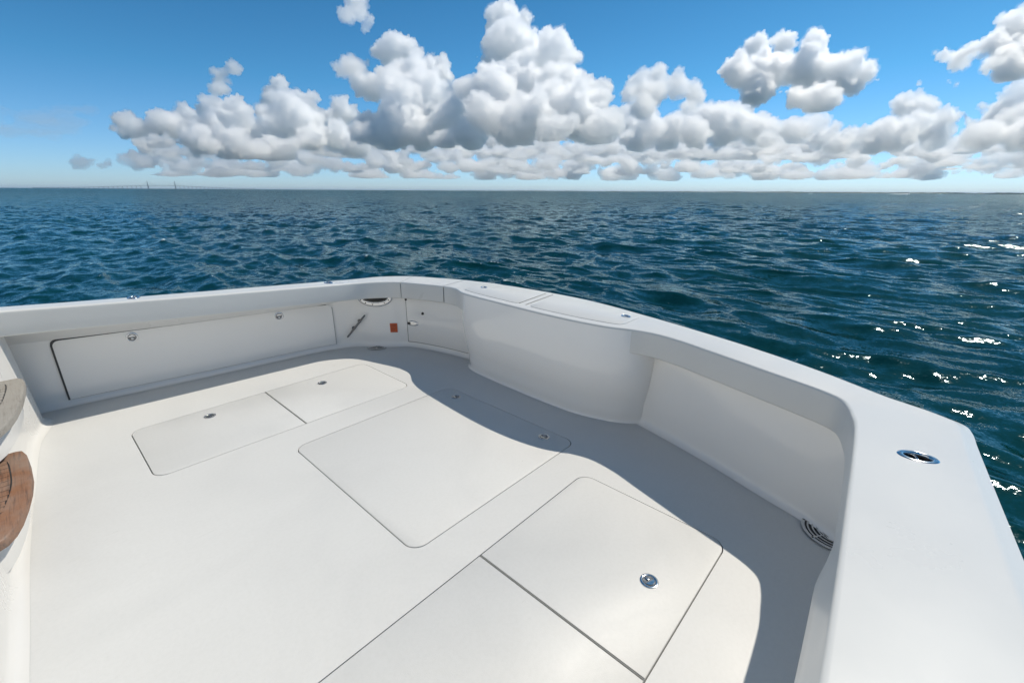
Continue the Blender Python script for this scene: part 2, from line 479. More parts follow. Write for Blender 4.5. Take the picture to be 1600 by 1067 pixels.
def boolean_cut(o, cutters):
    for c in cutters:
        md = o.modifiers.new('b', 'BOOLEAN'); md.operation = 'DIFFERENCE'; md.object = c; md.solver = 'EXACT'
    par = o.parent; o.parent = None
    bpy.context.view_layer.update()
    dg = bpy.context.evaluated_depsgraph_get()
    new = bpy.data.meshes.new_from_object(o.evaluated_get(dg))
    old = o.data; o.modifiers.clear(); o.data = new; bpy.data.meshes.remove(old)
    o.parent = par
    for c in cutters:
        me = c.data; bpy.data.objects.remove(c); bpy.data.meshes.remove(me)

cap_a = loft('coaming', urange(0.0, uA), cap_section, CAP, boat)
door = bpy.data.objects.new('transom_door', None); COL.objects.link(door); door.parent = boat
loft('door_cap', urange(uA + ugap(uA, .008), uB - ugap(uB, .006)), cap_section, CAP, door)
cap_b = loft('coaming', urange(uB + ugap(uB, .007), float(NS - 1)), cap_section, CAP, boat)
for u, g in ((uA, .012), (uB, .016)):
    loft('seal_strip', urange(u - ugap(u, g), u + ugap(u, g)), lambda i: cap_section(i, .009), GASKET, boat)

# liner: shelf under the cap, wall, and cove down to the sole
def liner_section(i):
    z = ZC[i] - .185; wd = WD[i]
    pts = [(.035, z + .012), (wd - .02, z + .02), (wd, z + .002), (wd + .002, z - .1), (wd + .004, .10)]
    pts += [(wd + .004 - .05 + .05 * math.cos(R(-a)), .052 + .05 * math.sin(R(-a))) for a in (0, 18, 36, 54, 72, 90)]
    return pts
loft('cockpit_liner', [float(i) for i in range(NS)], liner_section, GEL, boat, closed=False)

def hull_section(i):
    w = CWID[i]; z = ZC[i]; out = max(w + .01, WD[i] + .07)
    return [(w - .035, z - .10), (w - .008, z - .13), (w + (out - w) * .5, z - .27), (out, z - .42), (out + .02, .1), (out + .01, -.5), (out - .06, -1.0)]
loft('hull', [float(i) for i in range(NS)], hull_section, HULL, boat, closed=False)

# sole with openings for the hatches
def rrect(x0, x1, y0, y1, rs, n=8):
    """rs: radii at (x0,y0) (x1,y0) (x1,y1) (x0,y1)"""
    out = []
    for (cx, cy, a0, r) in ((x0 + rs[0], y0 + rs[0], 180, rs[0]), (x1 - rs[1], y0 + rs[1], 270, rs[1]), (x1 - rs[2], y1 - rs[2], 0, rs[2]), (x0 + rs[3], y1 - rs[3], 90, rs[3])):
        for k in range(n + 1):
            a = R(a0 + 90 * k / n); out.append((cx + r * math.cos(a), cy + r * math.sin(a)))
    return out
OPEN = [('s', .25, 2.205, 3.29, 4.145, .085), ('p', .25, 2.155, .412, 1.318, .085), ('c', 1.0, 2.44, 1.572, 3.008, .085)]
bnd = [tuple(p) for p in WC]
holes = [rrect(x0, x1, y0, y1, (r,) * 4) for (_, x0, x1, y0, y1, r) in OPEN]
cv = []; ce = []
for loop in [bnd] + holes:
    s = len(cv); cv += [Vector(p) for p in loop]; ce += [(s + k, s + (k + 1) % len(loop)) for k in range(len(loop))]
from mathutils.geometry import delaunay_2d_cdt
rv, re, rf, *_ = delaunay_2d_cdt(cv, ce, [], 1, 1e-5)
def inside(p, loop):
    c = False
    for a, b in zip(loop, loop[1:] + loop[:1]):
        if (a[1] > p[1]) != (b[1] > p[1]) and p[0] < (b[0] - a[0]) * (p[1] - a[1]) / (b[1] - a[1]) + a[0]: c = not c
    return c
SV = [(v.x, v.y, 0.0) for v in rv]; SF = []
for f in rf:
    c = sum((rv[i] for i in f), Vector((0, 0))) / len(f)
    if inside(c, bnd) and not any(inside(c, h) for h in holes): SF.append(tuple(f))
# walls of the openings
for h in holes:
    s = len(SV); n = len(h)
    SV += [(p[0], p[1], -.0) for p in h] + [(p[0], p[1], -.045) for p in h]
    SF += [(s + k, s + (k + 1) % n, s + n + (k + 1) % n, s + n + k) for k in range(n)]
sole = mesh_obj('sole', SV, SF, SOLE, boat, smooth=False)
for (nm, x0, x1, y0, y1, r) in OPEN:
    g = rrect(x0 - .01, x1 + .01, y0 - .01, y1 + .01, (r,) * 4)
    mesh_obj('hatch_gutter', [(p[0], p[1], -.034) for p in g], [tuple(range(len(g)))], GUTTER, sole, smooth=False)

def prism_rounded(name, loop, z0, z1, bev, mat, parent):
    """slab with a small rounded top edge"""
    n = len(loop); V = []; F = []
    cx = sum(p[0] for p in loop) / n; cyy = sum(p[1] for p in loop) / n
    def ins(d):
        out = []
        for k in range(n):
            a = Vector(loop[k - 1]); b = Vector(loop[k]); c = Vector(loop[(k + 1) % n])
            e = (c - a).normalized(); nn = Vector((-e.y, e.x))
            out.append(b + nn * d)
        return out
    rings = [(0, z0), (0, z1 - bev), (bev * .3, z1 - bev * .3), (bev, z1)]
    for d, z in rings: V += [(p.x, p.y, z) for p in ins(d)]
    for r_ in range(len(rings) - 1):
        for k in range(n): F.append((r_ * n + k, r_ * n + (k + 1) % n, (r_ + 1) * n + (k + 1) % n, (r_ + 1) * n + k))
    F.append(tuple((len(rings) - 1) * n + k for k in range(n)))
    F.append(tuple(range(n - 1, -1, -1)))
    o = mesh_obj(name, V, F, mat, parent); sharp(o, 50); return o

def lathe(prof, n=32, sx=1.0, sy=1.0):
    V = []; F = []
    for (r, z) in prof:
        for k in range(n):
            a = 2 * math.pi * k / n; V.append((r * sx * math.cos(a), r * sy * math.sin(a), z))
    for j in range(len(prof) - 1):
        for k in range(n): F.append((j * n + k, j * n + (k + 1) % n, (j + 1) * n + (k + 1) % n, (j + 1) * n + k))
    return V, F
def box_vf(x0, x1, y0, y1, z0, z1):
    V = [(x, y, z) for z in (z0, z1) for y in (y0, y1) for x in (x0, x1)]
    F = [(0, 2, 3, 1), (4, 5, 7, 6), (0, 1, 5, 4), (2, 6, 7, 3), (0, 4, 6, 2), (1, 3, 7, 5)]
    return V, F

def build_multi(name, pieces, mats, parent, loc, rot=(0, 0, 0)):
    V = []; F = []; MI = []
    for (v, f, mi) in pieces:
        s = len(V); V += v; F += [tuple(i + s for i in q) for q in f]; MI += [mi] * len(f)
    o = mesh_obj(name, V, F, mats, parent)
    o.data.polygons.foreach_set('material_index', MI)
    bm = bmesh.new(); bm.from_mesh(o.data); bmesh.ops.recalc_face_normals(bm, faces=bm.faces); bm.to_mesh(o.data); bm.free()
    sharp(o, 45)
    o.location = loc; o.rotation_euler = rot
    return o

LATCH = None
def latch(parent, loc, rot=(0, 0, 0), s=1.0):
    """flush lift latch: bright ring, dark dish, half-moon lift handle, lock barrel"""
    global LATCH
    if LATCH is None:
        P_ = []
        v, f = lathe([(.043, 0), (.0425, .0022), (.039, .0036), (.034, .0038), (.031, .0028), (.0295, .0012)], 36); P_.append((v, f, 0))
        v, f = lathe([(.0300, .0013), (.012, .0009), (.0001, .0008)], 36); P_.append((v, f, 1))
        # half-moon handle
        hv = []; hf = []; n = 18
        for z in (.0016, .0042):
            for k in range(n + 1):
                a = math.pi * (0.06 + .88 * k / n); hv.append((.026 * math.cos(a), .026 * math.sin(a) - .002, z))
            hv += [(-.019, .006, z), (.019, .006, z)]
        m = n + 3
        hf.append(tuple(range(m - 1, -1, -1))); hf.append(tuple(range(m, 2 * m)))
        hf += [(k, (k + 1) % m, m + (k + 1) % m, m + k) for k in range(m)]
        P_.append((hv, hf, 0))
        v, f = lathe([(.009, .001), (.0088, .0045), (.0075, .0052), (.004, .0052), (.0039, .003), (.0001, .003)], 20)
        P_.append(([(x, y - .012, z) for x, y, z in v], f, 0))
        v, f = box_vf(-.0035, .0035, -.0125, -.0105, .0030, .0036); P_.append((v, f, 2))
        for k in range(4):
            a = R(45 + 90 * k); v, f = lathe([(.0024, .0036), (.0018, .0046), (.0001, .0048)], 10)
            P_.append(([(x + .0365 * math.cos(a), y + .0365 * math.sin(a), z) for x, y, z in v], f, 1))
        o = build_multi('latch', P_, [STEEL, STEEL_D, DARK], parent, loc, rot)
        LATCH = o
    else:
        o = LATCH.copy(); COL.objects.link(o); o.parent = parent; o.location = loc; o.rotation_euler = rot
    o.scale = (s, s, s)
    return o

HZ = .002
G = .0055
def hatch(x0, x1, y0, y1, rs, lats, label=None):
    o = prism_rounded('hatch', rrect(x0, x1, y0, y1, rs, 8), -.028, HZ, .0035, SOLE, boat)
    for (lx, ly, a) in lats: latch(o, (lx, ly, HZ + .0005), (0, 0, R(a)))
    return o
e = .001
hatch(.25 + G, 1.2155, 3.29 + G, 4.145 - G, (.08, e, e, .08), [(.74, 3.985, 35)])
hatch(1.2155 + G, 2.205 - G, 3.29 + G, 4.145 - G, (e, .08, .08, e), [(1.665, 3.955, -20)])
hatch(.25 + G, 1.2155, .412 + G, 1.318 - G, (.08, e, e, .08), [(.74, .60, 0)])
hatch(1.2155 + G, 2.155 - G, .412 + G, 1.318 - G, (e, .08, .08, e), [(1.652, .61, 160)])
hatch(1.0 + G, 2.44 - G, 1.572 + G, 3.008 - G, (.08,) * 4, [(2.335, 2.79, 60), (2.335, 1.79, 100)])

# livewell standing against the transom
LW_TOP = catmull([(3.12, 3.325), (3.0, 3.32), (2.90, 3.295), (2.845, 3.25), (2.812, 3.205), (2.7685, 3.046), (2.711, 2.457), (2.696, 2.104), (2.711, 1.809), (2.758, 1.572), (2.826, 1.427), (2.90, 1.345), (3.0, 1.305), (3.12, 1.295)], 6)
LW_BOT = catmull([(3.12, 3.31), (3.05, 3.30), (2.97, 3.265), (2.935, 3.225), (2.905, 3.17), (2.875, 3.04), (2.845, 2.46), (2.835, 2.10), (2.845, 1.84), (2.885, 1.66), (2.94, 1.52), (3.01, 1.42), (3.06, 1.375), (3.12, 1.36)], 6)
V = []; F = []
n = len(LW_TOP)
def lw_blend(z):   # 1 at the top, 0 at the sole
    if z > .16: return min(1.0, .35 + .65 * math.sin(min(1.0, (z - .16) / .40) * math.pi / 2))
    return .35 * math.sqrt(max(0, 1 - ((.16 - z) / .16) ** 2)) if z < .16 else .35
zl = [0.0015, .003, .006, .012, .02, .03, .045, .065, .09, .12, .16, .22, .3, .4, .5, .6, .68, .74]
for z in zl:
    bl = lw_blend(z)
    for k in range(n):
        p = LW_TOP[k] * bl + LW_BOT[k] * (1 - bl)
        if z < .05:      # cove into the sole
            o_ = p - np.array([3.15, 2.31]); o_ = o_ / np.linalg.norm(o_ * np.array([1, .35])) * np.array([1, .35])
            p = p + o_ * (.05 - math.sqrt(max(0, .05 ** 2 - (.05 - z) ** 2)))
        V.append((p[0], p[1], z if z < .3 else .3 + (z - .3) * (cap_z(*LW_TOP[k]) - .014 - .3) / .44))
for j in range(len(zl) - 1):
    for k in range(n - 1): F.append((j * n + k, j * n + k + 1, (j + 1) * n + k + 1, (j + 1) * n + k))
livewell = mesh_obj('livewell', V, F, GEL, boat)

# livewell lids and door seam on the cap top
def cap_patch(name, ya, yb, d0, d1o, lift, mat, parent, gap_round=.05):
    """panel that follows the cap top between two stations"""
    ia = station_at(y=ya, lo=80); ib = station_at(y=yb, lo=80)
    idx = list(np.linspace(ia, ib, 40)); V = []; F = []; m = 7
    for k, u in enumerate(idx):
        i = int(min(NS - 2, u)); f = u - i
        pa = CI[i] * (1 - f) + CI[i + 1] * f; tv = TV[i] * (1 - f) + TV[i + 1] * f; w = CWID[i] * (1 - f) + CWID[i + 1] * f; z = ZC[i] * (1 - f) + ZC[i + 1] * f
        e_ = min(k, len(idx) - 1 - k) / (len(idx) - 1)
        rr = 0.0
        if e_ < .06: rr = .05 * (1 - math.sqrt(max(0, 1 - (1 - e_ / .06) ** 2)))
        a = d0 + rr; b = w - d1o - rr
        for (dd, zz) in ((a, -.002), (a, lift - .0015), (a + .0025, lift), (a + (b - a) * .5, lift + .0002), (b - .0025, lift), (b, lift - .0015), (b, -.002)):
            V.append((pa[0] + tv[0] * dd, pa[1] + tv[1] * dd, z + .001 + zz))
    for k in range(len(idx) - 1):
        for a in range(m - 1): F.append((k * m + a, k * m + a + 1, (k + 1) * m + a + 1, (k + 1) * m + a))
    F.append(tuple(range(m))); F.append(tuple((len(idx) - 1) * m + a for a in range(m)))
    o = mesh_obj(name, V, F, mat, parent)
    bm = bmesh.new(); bm.from_mesh(o.data); bmesh.ops.recalc_face_normals(bm, faces=bm.faces); bm.to_mesh(o.data); bm.free()
    sharp(o, 40); return o
lid1 = cap_patch('livewell_lid', 3.30, 2.475, .085, .10, .004, CAP, boat)
lid2 = cap_patch('livewell_lid', 2.36, 1.50, .085, .10, .004, CAP, boat)
for ya, yb in ((2.462, 2.44), (2.395, 2.372)):
    cap_patch('hinge_gasket', ya, yb, .10, .11, .0035, GASKET, livewell)
def on_cap(x, y):
    return cap_z(x, y)
def small_latch(parent, x, y):
    P_ = []
    v, f = lathe([(.034, 0), (.033, .003), (.026, .0042), (.020, .0035), (.018, .001)], 28, 1.25, .9); P_.append((v, f, 0))
    v, f = lathe([(.0182, .0012), (.0001, .0008)], 28, 1.25, .9); P_.append((v, f, 1))
    v, f = box_vf(-.004, .004, -.016, .016, .001, .004); P_.append((v, f, 0))
    return build_multi('latch', P_, [STEEL, DARK], parent, (x, y, zc_near(x, y) + .0058), (0, 0, R(80)))
def zc_near(x, y):
    i = int(np.argmin(np.abs((CI[:, 0] - x) * -TV[:, 1] + (CI[:, 1] - y) * TV[:, 0]) + 3 * np.maximum(0, np.linalg.norm(CI - np.array([x, y]), axis=1) - .8)))
    return float(ZC[i])
small_latch(lid1, 3.10, 3.20); small_latch(lid2, 3.09, 1.60)

# rod holders let into the cap
RODS = [(2.091, -.161, R(-72)), (.555, 4.735, R(80)), (2.15, 4.60, R(85))]
boolean_cut(cap_b, [ellipse_cutter(RODS[0][0], RODS[0][1], .043, .030, RODS[0][2], .70, .95)])
boolean_cut(cap_a, [ellipse_cutter(x, y, .043, .030, a, .70, .99) for (x, y, a) in RODS[1:]])
for o in (cap_a, cap_b): sharp(o, 40)
def rod_holder(x, y, ang):
    P_ = []
    v, f = lathe([(.064, 0), (.0635, .003), (.059, .006), (.052, .0075), (.046, .0065), (.0425, .003), (.0415, -.004), (.0415, -.11)], 40, 1.0, .70); P_.append((v, f, 0))
    v, f = lathe([(.0414, -.10), (.0001, -.10)], 40, 1.0, .70); P_.append((v, f, 1))
    v, f = lathe([(.0408, -.012), (.0408, -.11)], 40, 1.0, .70); P_.append((v, f, 1))
    # cross pin
    pv = []; pf = []; n = 12
    for s_ in (-.029, .029):
        for k in range(n): pv.append((.004 + .005 * math.cos(2 * math.pi * k / n), s_, -.012 + .005 * math.sin(2 * math.pi * k / n)))
    pf = [(k, (k + 1) % n, n + (k + 1) % n, n + k) for k in range(n)]
    P_.append((pv, pf, 0))
    for sx in (-1, 1):
        v, f = lathe([(.0045, .0045), (.0035, .0072), (.0001, .0076)], 12); P_.append(([(q[0] + sx * .053, q[1], q[2]) for q in v], f, 1))
    return build_multi('rod_holder', P_, [STEEL, DARK], boat, (x, y, cap_z(x, y) + .0012), (0, 0, ang))
for (x, y, a) in RODS: rod_holder(x, y, a)

# locker door in the starboard side
def wall_frame(xq):
    """point and inward normal of the liner wall at a given x on the starboard side"""
    best = None
    for a, b in zip(WC[:-1], WC[1:]):
        if a[0] <= xq <= b[0] and a[1] > 3.4:
            f = (xq - a[0]) / (b[0] - a[0]); p = a * (1 - f) + b * f; t = (b - a) / np.linalg.norm(b - a)
            return p, np.array([t[1], -t[0]]), t
LX = np.linspace(-.0, 2.30, 24)
def wall_panel(name, xs, ztop, zbot, proud, mat, parent, rad=.06):
    V = []; F = []; nz = 12
    x0, x1 = xs[0], xs[-1]
    for lay in (0, 1):
        for x in xs:
            p, nn, t = wall_frame(x)
            de = min(x - x0, x1 - x); cut = 0.0
            if de < rad and rad > 0: cut = rad - math.sqrt(max(0, rad ** 2 - (rad - de) ** 2))
            top = ztop(x) - cut
            for k in range(nz):
                z = zbot + (top - zbot) * k / (nz - 1)
                off = proud * lay + .0 + (-.006 if not lay else 0)
                if lay and (k in (0, nz - 1)): off -= .004
                q = p + nn * off; V.append((q[0], q[1], z))
    n = len(xs); L = n * nz
    for k in range(n - 1):
        for j in range(nz - 1):
            a = L + k * nz + j; F.append((a, a + nz, a + nz + 1, a + 1))
        for j in (0, nz - 1):
            a = k * nz + j; F.append((a, a + nz, L + a + nz, L + a))
    for k in (0, n - 1):
        for j in range(nz - 1):
            a = k * nz + j; F.append((a, a + 1, L + a + 1, L + a))
    o = mesh_obj(name, V, F, mat, parent)
    bm = bmesh.new(); bm.from_mesh(o.data); bmesh.ops.recalc_face_normals(bm, faces=bm.faces); bm.to_mesh(o.data); bm.free()
    sharp(o, 40); return o
xs = sorted(set([round(v, 4) for v in list(np.linspace(0.01, 2.245, 30)) + [.012, .016, .022, .03, .04, .055, .07] + [2.24, 2.23, 2.215, 2.2]]))
ztop = lambda x: .572 - .022 * x
locker = wall_panel('locker_door', xs, ztop, .055, .016, GEL, boat, .045)
xsg = sorted(set([round(v, 4) for v in list(np.linspace(-.004, 2.25, 30)) + [.002, .008, .02, .04]]))
wall_panel('door_gasket', xsg, lambda x: ztop(x) + .014, .05, .006, GASKET, locker, .05)
for lx, lz in ((.505, .505), (1.70, .482)):
    p, nn, t = wall_frame(lx); q = p + nn * .0168
    latch(locker, (q[0], q[1], lz), (R(90), 0, math.atan2(nn[1], nn[0]) + R(90)), 1.0)

# transom door body
def W_at(u0, u1, n, da=0.0):
    seg = np.linalg.norm(np.diff(WC, axis=0), axis=1); s = np.concatenate([[0], np.cumsum(seg)])
    def near(p): return s[int(np.argmin(np.linalg.norm(WC - np.array(p), axis=1)))]
    a = near(u0) + da; b = near(u1); out = []
    for q in np.linspace(a, b, n):
        k = min(len(seg) - 1, max(0, int(np.searchsorted(s, q) - 1))); f = (q - s[k]) / seg[k]
        p = WC[k] * (1 - f) + WC[k + 1] * f; t = (WC[k + 1] - WC[k]) / seg[k]
        out.append((p, np.array([t[1], -t[0]])))
    return out
def strip_panel(name, fr, z0, z1, proud, mat, parent):
    V = []; F = []; n = len(fr)
    sec = [(-.01, z0), (proud - .003, z0), (proud, z0 + .004), (proud, z1 - .004), (proud - .003, z1), (-.01, z1)]
    m = len(sec)
    for (p, nn) in fr:
        for (d, z) in sec: q = p + nn * d; V.append((q[0], q[1], z))
    for k in range(n - 1):
        for a in range(m): F.append((k * m + a, k * m + (a + 1) % m, (k + 1) * m + (a + 1) % m, (k + 1) * m + a))
    F.append(tuple(range(m))); F.append(tuple((n - 1) * m + a for a in range(m)))
    o = mesh_obj(name, V, F, mat, parent)
    bm = bmesh.new(); bm.from_mesh(o.data); bmesh.ops.recalc_face_normals(bm, faces=bm.faces); bm.to_mesh(o.data); bm.free()
    sharp(o, 40); return o
fr = W_at((2.878, 4.255), (3.085, 3.36), 26)
strip_panel('door_panel', fr, .060, .585, .016, GEL, door)
frg = W_at((2.878, 4.255), (3.085, 3.36), 26, -.009)
strip_panel('door_gasket', frg, .050, .592, .005, GASKET, door)
p, nn = fr[0]
def wall_mount(p, nn, z, off=.0): return (p[0] + nn[0] * off, p[1] + nn[1] * off, z)
# slam latch on the door edge
P_ = []
v, f = lathe([(.05, 0), (.049, .008), (.043, .013), (.03, .0145), (.012, .0145), (.0001, .0145)], 32, 1.55, .62); P_.append((v, f, 0))
v, f = lathe([(.026, .0148), (.024, .018), (.0001, .018)], 24, 1.6, .55); P_.append(([(a + .02, b, c) for a, b, c in v], f, 0))
v, f = box_vf(-.062, -.025, -.012, .012, .0146, .0165); P_.append((v, f, 1))
p1, n1 = fr[2]
build_multi('door_latch', P_, [STEEL, DARK], door, wall_mount(p1, n1, .288, .0165), (R(90), 0, math.atan2(n1[1], n1[0]) + R(90)))
# pull pin and stop button
P_ = []
v, f = lathe([(.016, 0), (.015, .006), (.011, .016), (.0001, .02)], 16); P_.append((v, f, 0))
p2, n2 = fr[6]
build_multi('stop_button', P_, [DARK], door, wall_mount(p2, n2, .42, .0165), (R(90), 0, math.atan2(n2[1], n2[0]) + R(90)))
P_ = []
v, f = lathe([(.014, 0), (.013, .008), (.0001, .012)], 16); P_.append((v, f, 0))
build_multi('hinge_pin', P_, [DARK], door, wall_mount(p, nn, .565, .012), (R(90), 0, math.atan2(nn[1], nn[0]) + R(90)))
# orange warning sticker
ws = W_at((2.72, 4.41), (2.80, 4.33), 3); p3, n3 = ws[1]
P_ = []
v, f = box_vf(-.042, .042, -.055, .055, 0, .0012); P_.append((v, f, 0))
v, f = box_vf(-.030, .030, .015, .040, .0012, .0016); P_.append((v, f, 1))
for k in range(3):
    v, f = box_vf(-.030, .028 - .008 * k, -.002 - .016 * k, .006 - .016 * k, .0012, .0016); P_.append((v, f, 1))
ORANGE2 = plain('orange_sticker_print', (.36, .05, .012), .45, 0, .08, 40)
build_multi('warning_sticker', P_, [ORANGE, ORANGE2], boat, wall_mount(p3, n3, .225, .002), (R(90), 0, math.atan2(n3[1], n3[0]) + R(90)))

# mooring cleat and hawse ring in the starboard quarter
def tube(path, r, n=12, taper=None):
    V = []; F = []
    P2 = [Vector(p) for p in path]
    for k, p in enumerate(P2):
        t = (P2[min(len(P2) - 1, k + 1)] - P2[max(0, k - 1)]).normalized()
        a = t.orthogonal().normalized()
        if k and abs(t.dot(prev_a)) < .99: a = (prev_a - t * prev_a.dot(t)).normalized()
        prev_a = a; b = t.cross(a)
        rr = r * (taper[k] if taper else 1)
        for j in range(n):
            q = 2 * math.pi * j / n; V.append(tuple(p + a * rr * math.cos(q) + b * rr * math.sin(q)))
    for k in range(len(P2) - 1):
        for j in range(n): F.append((k * n + j, k * n + (j + 1) % n, (k + 1) * n + (j + 1) % n, (k + 1) * n + j))
    F.append(tuple(range(n - 1, -1, -1))); F.append(tuple((len(P2) - 1) * n + j for j in range(n)))
    return V, F
p4, n4, t4 = wall_frame(2.45)
P_ = []
dirv = Vector((t4[0], t4[1], 0)); nv = Vector((n4[0], n4[1], 0)); up = Vector((0, 0, 1))
bar = (dirv * .216 + up * .252).normalized()
c0 = Vector((p4[0], p4[1], .262)) + dirv * .024 + nv * .078
L_ = .168
v, f = tube([c0 - bar * L_, c0 - bar * L_ * .97, c0 - bar * L_ * .6, c0, c0 + bar * L_ * .6, c0 + bar * L_ * .97, c0 + bar * L_], .012, 14, [.5, .8, .95, 1, .95, .8, .5]); P_.append((v, f, 0))
for s_ in (-.055, .055):
    a = c0 + bar * s_
    v, f = tube([a, a - nv * .05, a - nv * .085], .011, 12, [.9, .9, 1.2]); P_.append((v, f, 0))
    q = a - nv * .076
    v, f = lathe([(.022, 0), (.021, .005), (.013, .010)], 18)
    rot = nv.to_track_quat('Z', 'Y')
    P_.append(([tuple(rot @ Vector(w) + q) for w in v], f, 0))
build_multi('mooring_cleat', P_, [STEEL_D], boat, (0, 0, 0))
ws = W_at((2.54, 4.60), (2.70, 4.43), 3); p5, n5 = ws[1]
ov = []; of_ = []
ring = []
P_ = []
def oval_ring(a, b, prof, n=48):
    V = []; F = []
    for (dr, z) in prof:
        for k in range(n):
            t = 2 * math.pi * k / n; V.append(((a + dr) * math.cos(t), (b + dr) * math.sin(t), z))
    for j in range(len(prof) - 1):
        for k in range(n): F.append((j * n + k, j * n + (k + 1) % n, (j + 1) * n + (k + 1) % n, (j + 1) * n + k))
    return V, F
v, f = oval_ring(.145, .052, [(.055, 0), (.054, .006), (.043, .013), (.012, .014), (.0, .009), (-.008, -.004), (-.010, -.02)]); P_.append((v, f, 0))
v, f = oval_ring(.137, .044, [(0, .0015), (-.05, .0015)]); P_.append((v, f, 1))
nn_ = 48
P_.append(([( .14 * math.cos(2 * math.pi * k / nn_), .047 * math.sin(2 * math.pi * k / nn_), .0012) for k in range(nn_)], [tuple(range(nn_))], 1))
for a in (-130, -100, -50, 200, -20, 40, 140, 90):
    v, f = lathe([(.008, .012), (.006, .0155), (.0001, .016)], 12)
    P_.append(([(x + .168 * math.cos(R(a)), y + .080 * math.sin(R(a)), z) for x, y, z in v], f, 1))
build_multi('hawse_ring', P_, [STEEL, DARK], boat, (p5[0] + n5[0] * .004, p5[1] + n5[1] * .004, .588), (R(90), 0, math.atan2(n5[1], n5[0]) + R(90)))

# corner drains: fan-shaped grates with curved slots
def corner_drain(apex, a0, a1, rad):
    P_ = []
    n = 20
    def fan(r0, r1, z0, z1, aa, ab):
        V = []; F = []
        for (r_, z) in ((r0, z0), (r0, z1), (r1, z1), (r1, z0)):
            for k in range(n + 1):
                a = R(aa + (ab - aa) * k / n); V.append((r_ * math.cos(a), r_ * math.sin(a), z))
        m = n + 1
        for j in range(4):
            for k in range(n): F.append((j * m + k, j * m + k + 1, ((j + 1) % 4) * m + k + 1, ((j + 1) % 4) * m + k))
        F.append((0, m, 2 * m, 3 * m)); F.append((n, m + n, 2 * m + n, 3 * m + n))
        return V, F
    v, f = fan(.004, rad, .0005, .0025, a0, a1); P_.append((v, f, 1))
    v, f = fan(rad - .016, rad, .0025, .007, a0, a1); P_.append((v, f, 0))
    k = 0; r_ = rad - .034
    while r_ > .03:
        v, f = fan(r_, r_ + .008, .0025, .0065, a0 + 4, a1 - 4); P_.append((v, f, 0)); r_ -= .022
    am = (a0 + a1) / 2
    for aa in (a0, a1 - 4, am - 2):
        v, f = fan(.01, rad - .005, .0025, .007, aa, aa + 4); P_.append((v, f, 0))
    return build_multi('corner_drain', P_, [STEEL, DARK], boat, (apex[0], apex[1], .004))
corner_drain((2.605, 4.495), 165, 285, .13)
corner_drain((2.62, .01), 85, 205, .155)

# moulded steps of the cabin bulkhead with teak treads
moulding_base = catmull([(-.30, 5.02), (-.16, 4.93), (-.118, 4.80), (-.155, 4.63), (-.205, 4.43), (-.235, 4.15), (-.262, 3.74), (-.295, 3.30), (-.318, 2.9), (-.335, 2.4), (-.35, 2.0), (-.37, 1.0), (-.38, -.3)], 8)
V = []; F = []
def mould_height(y):
    return .225 + .235 * sstep(3.62, 3.80, y) + .62 * sstep(4.42, 4.56, y)
m = 0
for k, p in enumerate(moulding_base):
    a = moulding_base[max(0, k - 1)]; b = moulding_base[min(len(moulding_base) - 1, k + 1)]
    t = (b - a) / np.linalg.norm(b - a); nn = np.array([-t[1], t[0]])    # aft-facing
    if nn[0] < 0: nn = -nn
    h = mould_height(p[1])
    sec = [(-.0, .0015)] + [(-.055 + .055 * math.cos(R(q)) * 1.0 - .0, .0015) for q in ()]
    fil = [(.055 - .055 * math.sin(R(q)), .055 - .055 * math.cos(R(q))) for q in (0, 15, 30, 45, 60, 75, 90)]   # cove
    sec = [(d - .055, z + .0015) for d, z in fil]
    sec += [(-.055 - .06 * (h * g - .056), h * g) for g in (.45, .75)]
    tr = .03
    fx = -.055 - .06 * (h - .056)
    sec += [(fx - tr + tr * math.cos(R(q)), h - tr + tr * math.sin(R(q))) for q in (0, 22, 45, 68, 90)]
    sec += [(fx - .3, h + .002), (fx - .9, h + .003)]
    m = len(sec)
    for d, z in sec:
        dd = d
        V.append((p[0] + nn[0] * dd, p[1] + nn[1] * dd if d > -.12 else p[1] + nn[1] * -.12, z) if False else (p[0] + nn[0] * max(d, -.16) + min(0, d + .16), p[1] + nn[1] * max(d, -.16), z))
for k in range(len(moulding_base) - 1):
    for a in range(m - 1): F.append((k * m + a, k * m + a + 1, (k + 1) * m + a + 1, (k + 1) * m + a))
steps = mesh_obj('step_moulding', V, F, MOULD, boat)
bm = bmesh.new(); bm.from_mesh(steps.data); bmesh.ops.recalc_face_normals(bm, faces=bm.faces); bm.to_mesh(steps.data); bm.free()

def tread(outline, z, thick, mat, label):
    loop = [tuple(p) for p in outline]
    area = sum(a[0] * b[1] - b[0] * a[1] for a, b in zip(loop, loop[1:] + loop[:1]))
    if area < 0: loop = loop[::-1]
    o = prism_rounded('teak_step', loop, z - thick, z, .010, mat, boat)
    o['label'] = label
    # inlaid planks with black caulk between them
    cx = [p[0] for p in loop]; y0 = min(p[1] for p in loop); y1 = max(p[1] for p in loop); xf = max(cx)
    return o
front1 = [(-.62, 3.66), (-.40, 3.70), (-.285, 3.705), (-.258, 3.69), (-.243, 3.62), (-.236, 3.5), (-.233, 3.3), (-.243, 3.15), (-.262, 3.0), (-.285, 2.87), (-.307, 2.79), (-.335, 2.735), (-.37, 2.71), (-.62, 2.70)]
front2 = [(-.62, 4.40), (-.40, 4.44), (-.205, 4.435), (-.182, 4.40), (-.176, 4.33), (-.183, 4.15), (-.203, 3.92), (-.232, 3.72), (-.262, 3.58), (-.30, 3.49), (-.36, 3.45), (-.62, 3.44)]
LOWER_Z, UPPER_Z = .275, .505
t1 = tread(front1, LOWER_Z, .045, TEAK, 'oiled red-brown teak step')
t2 = tread(front2, UPPER_Z, .045, TEAK_GREY, 'grey teak step')
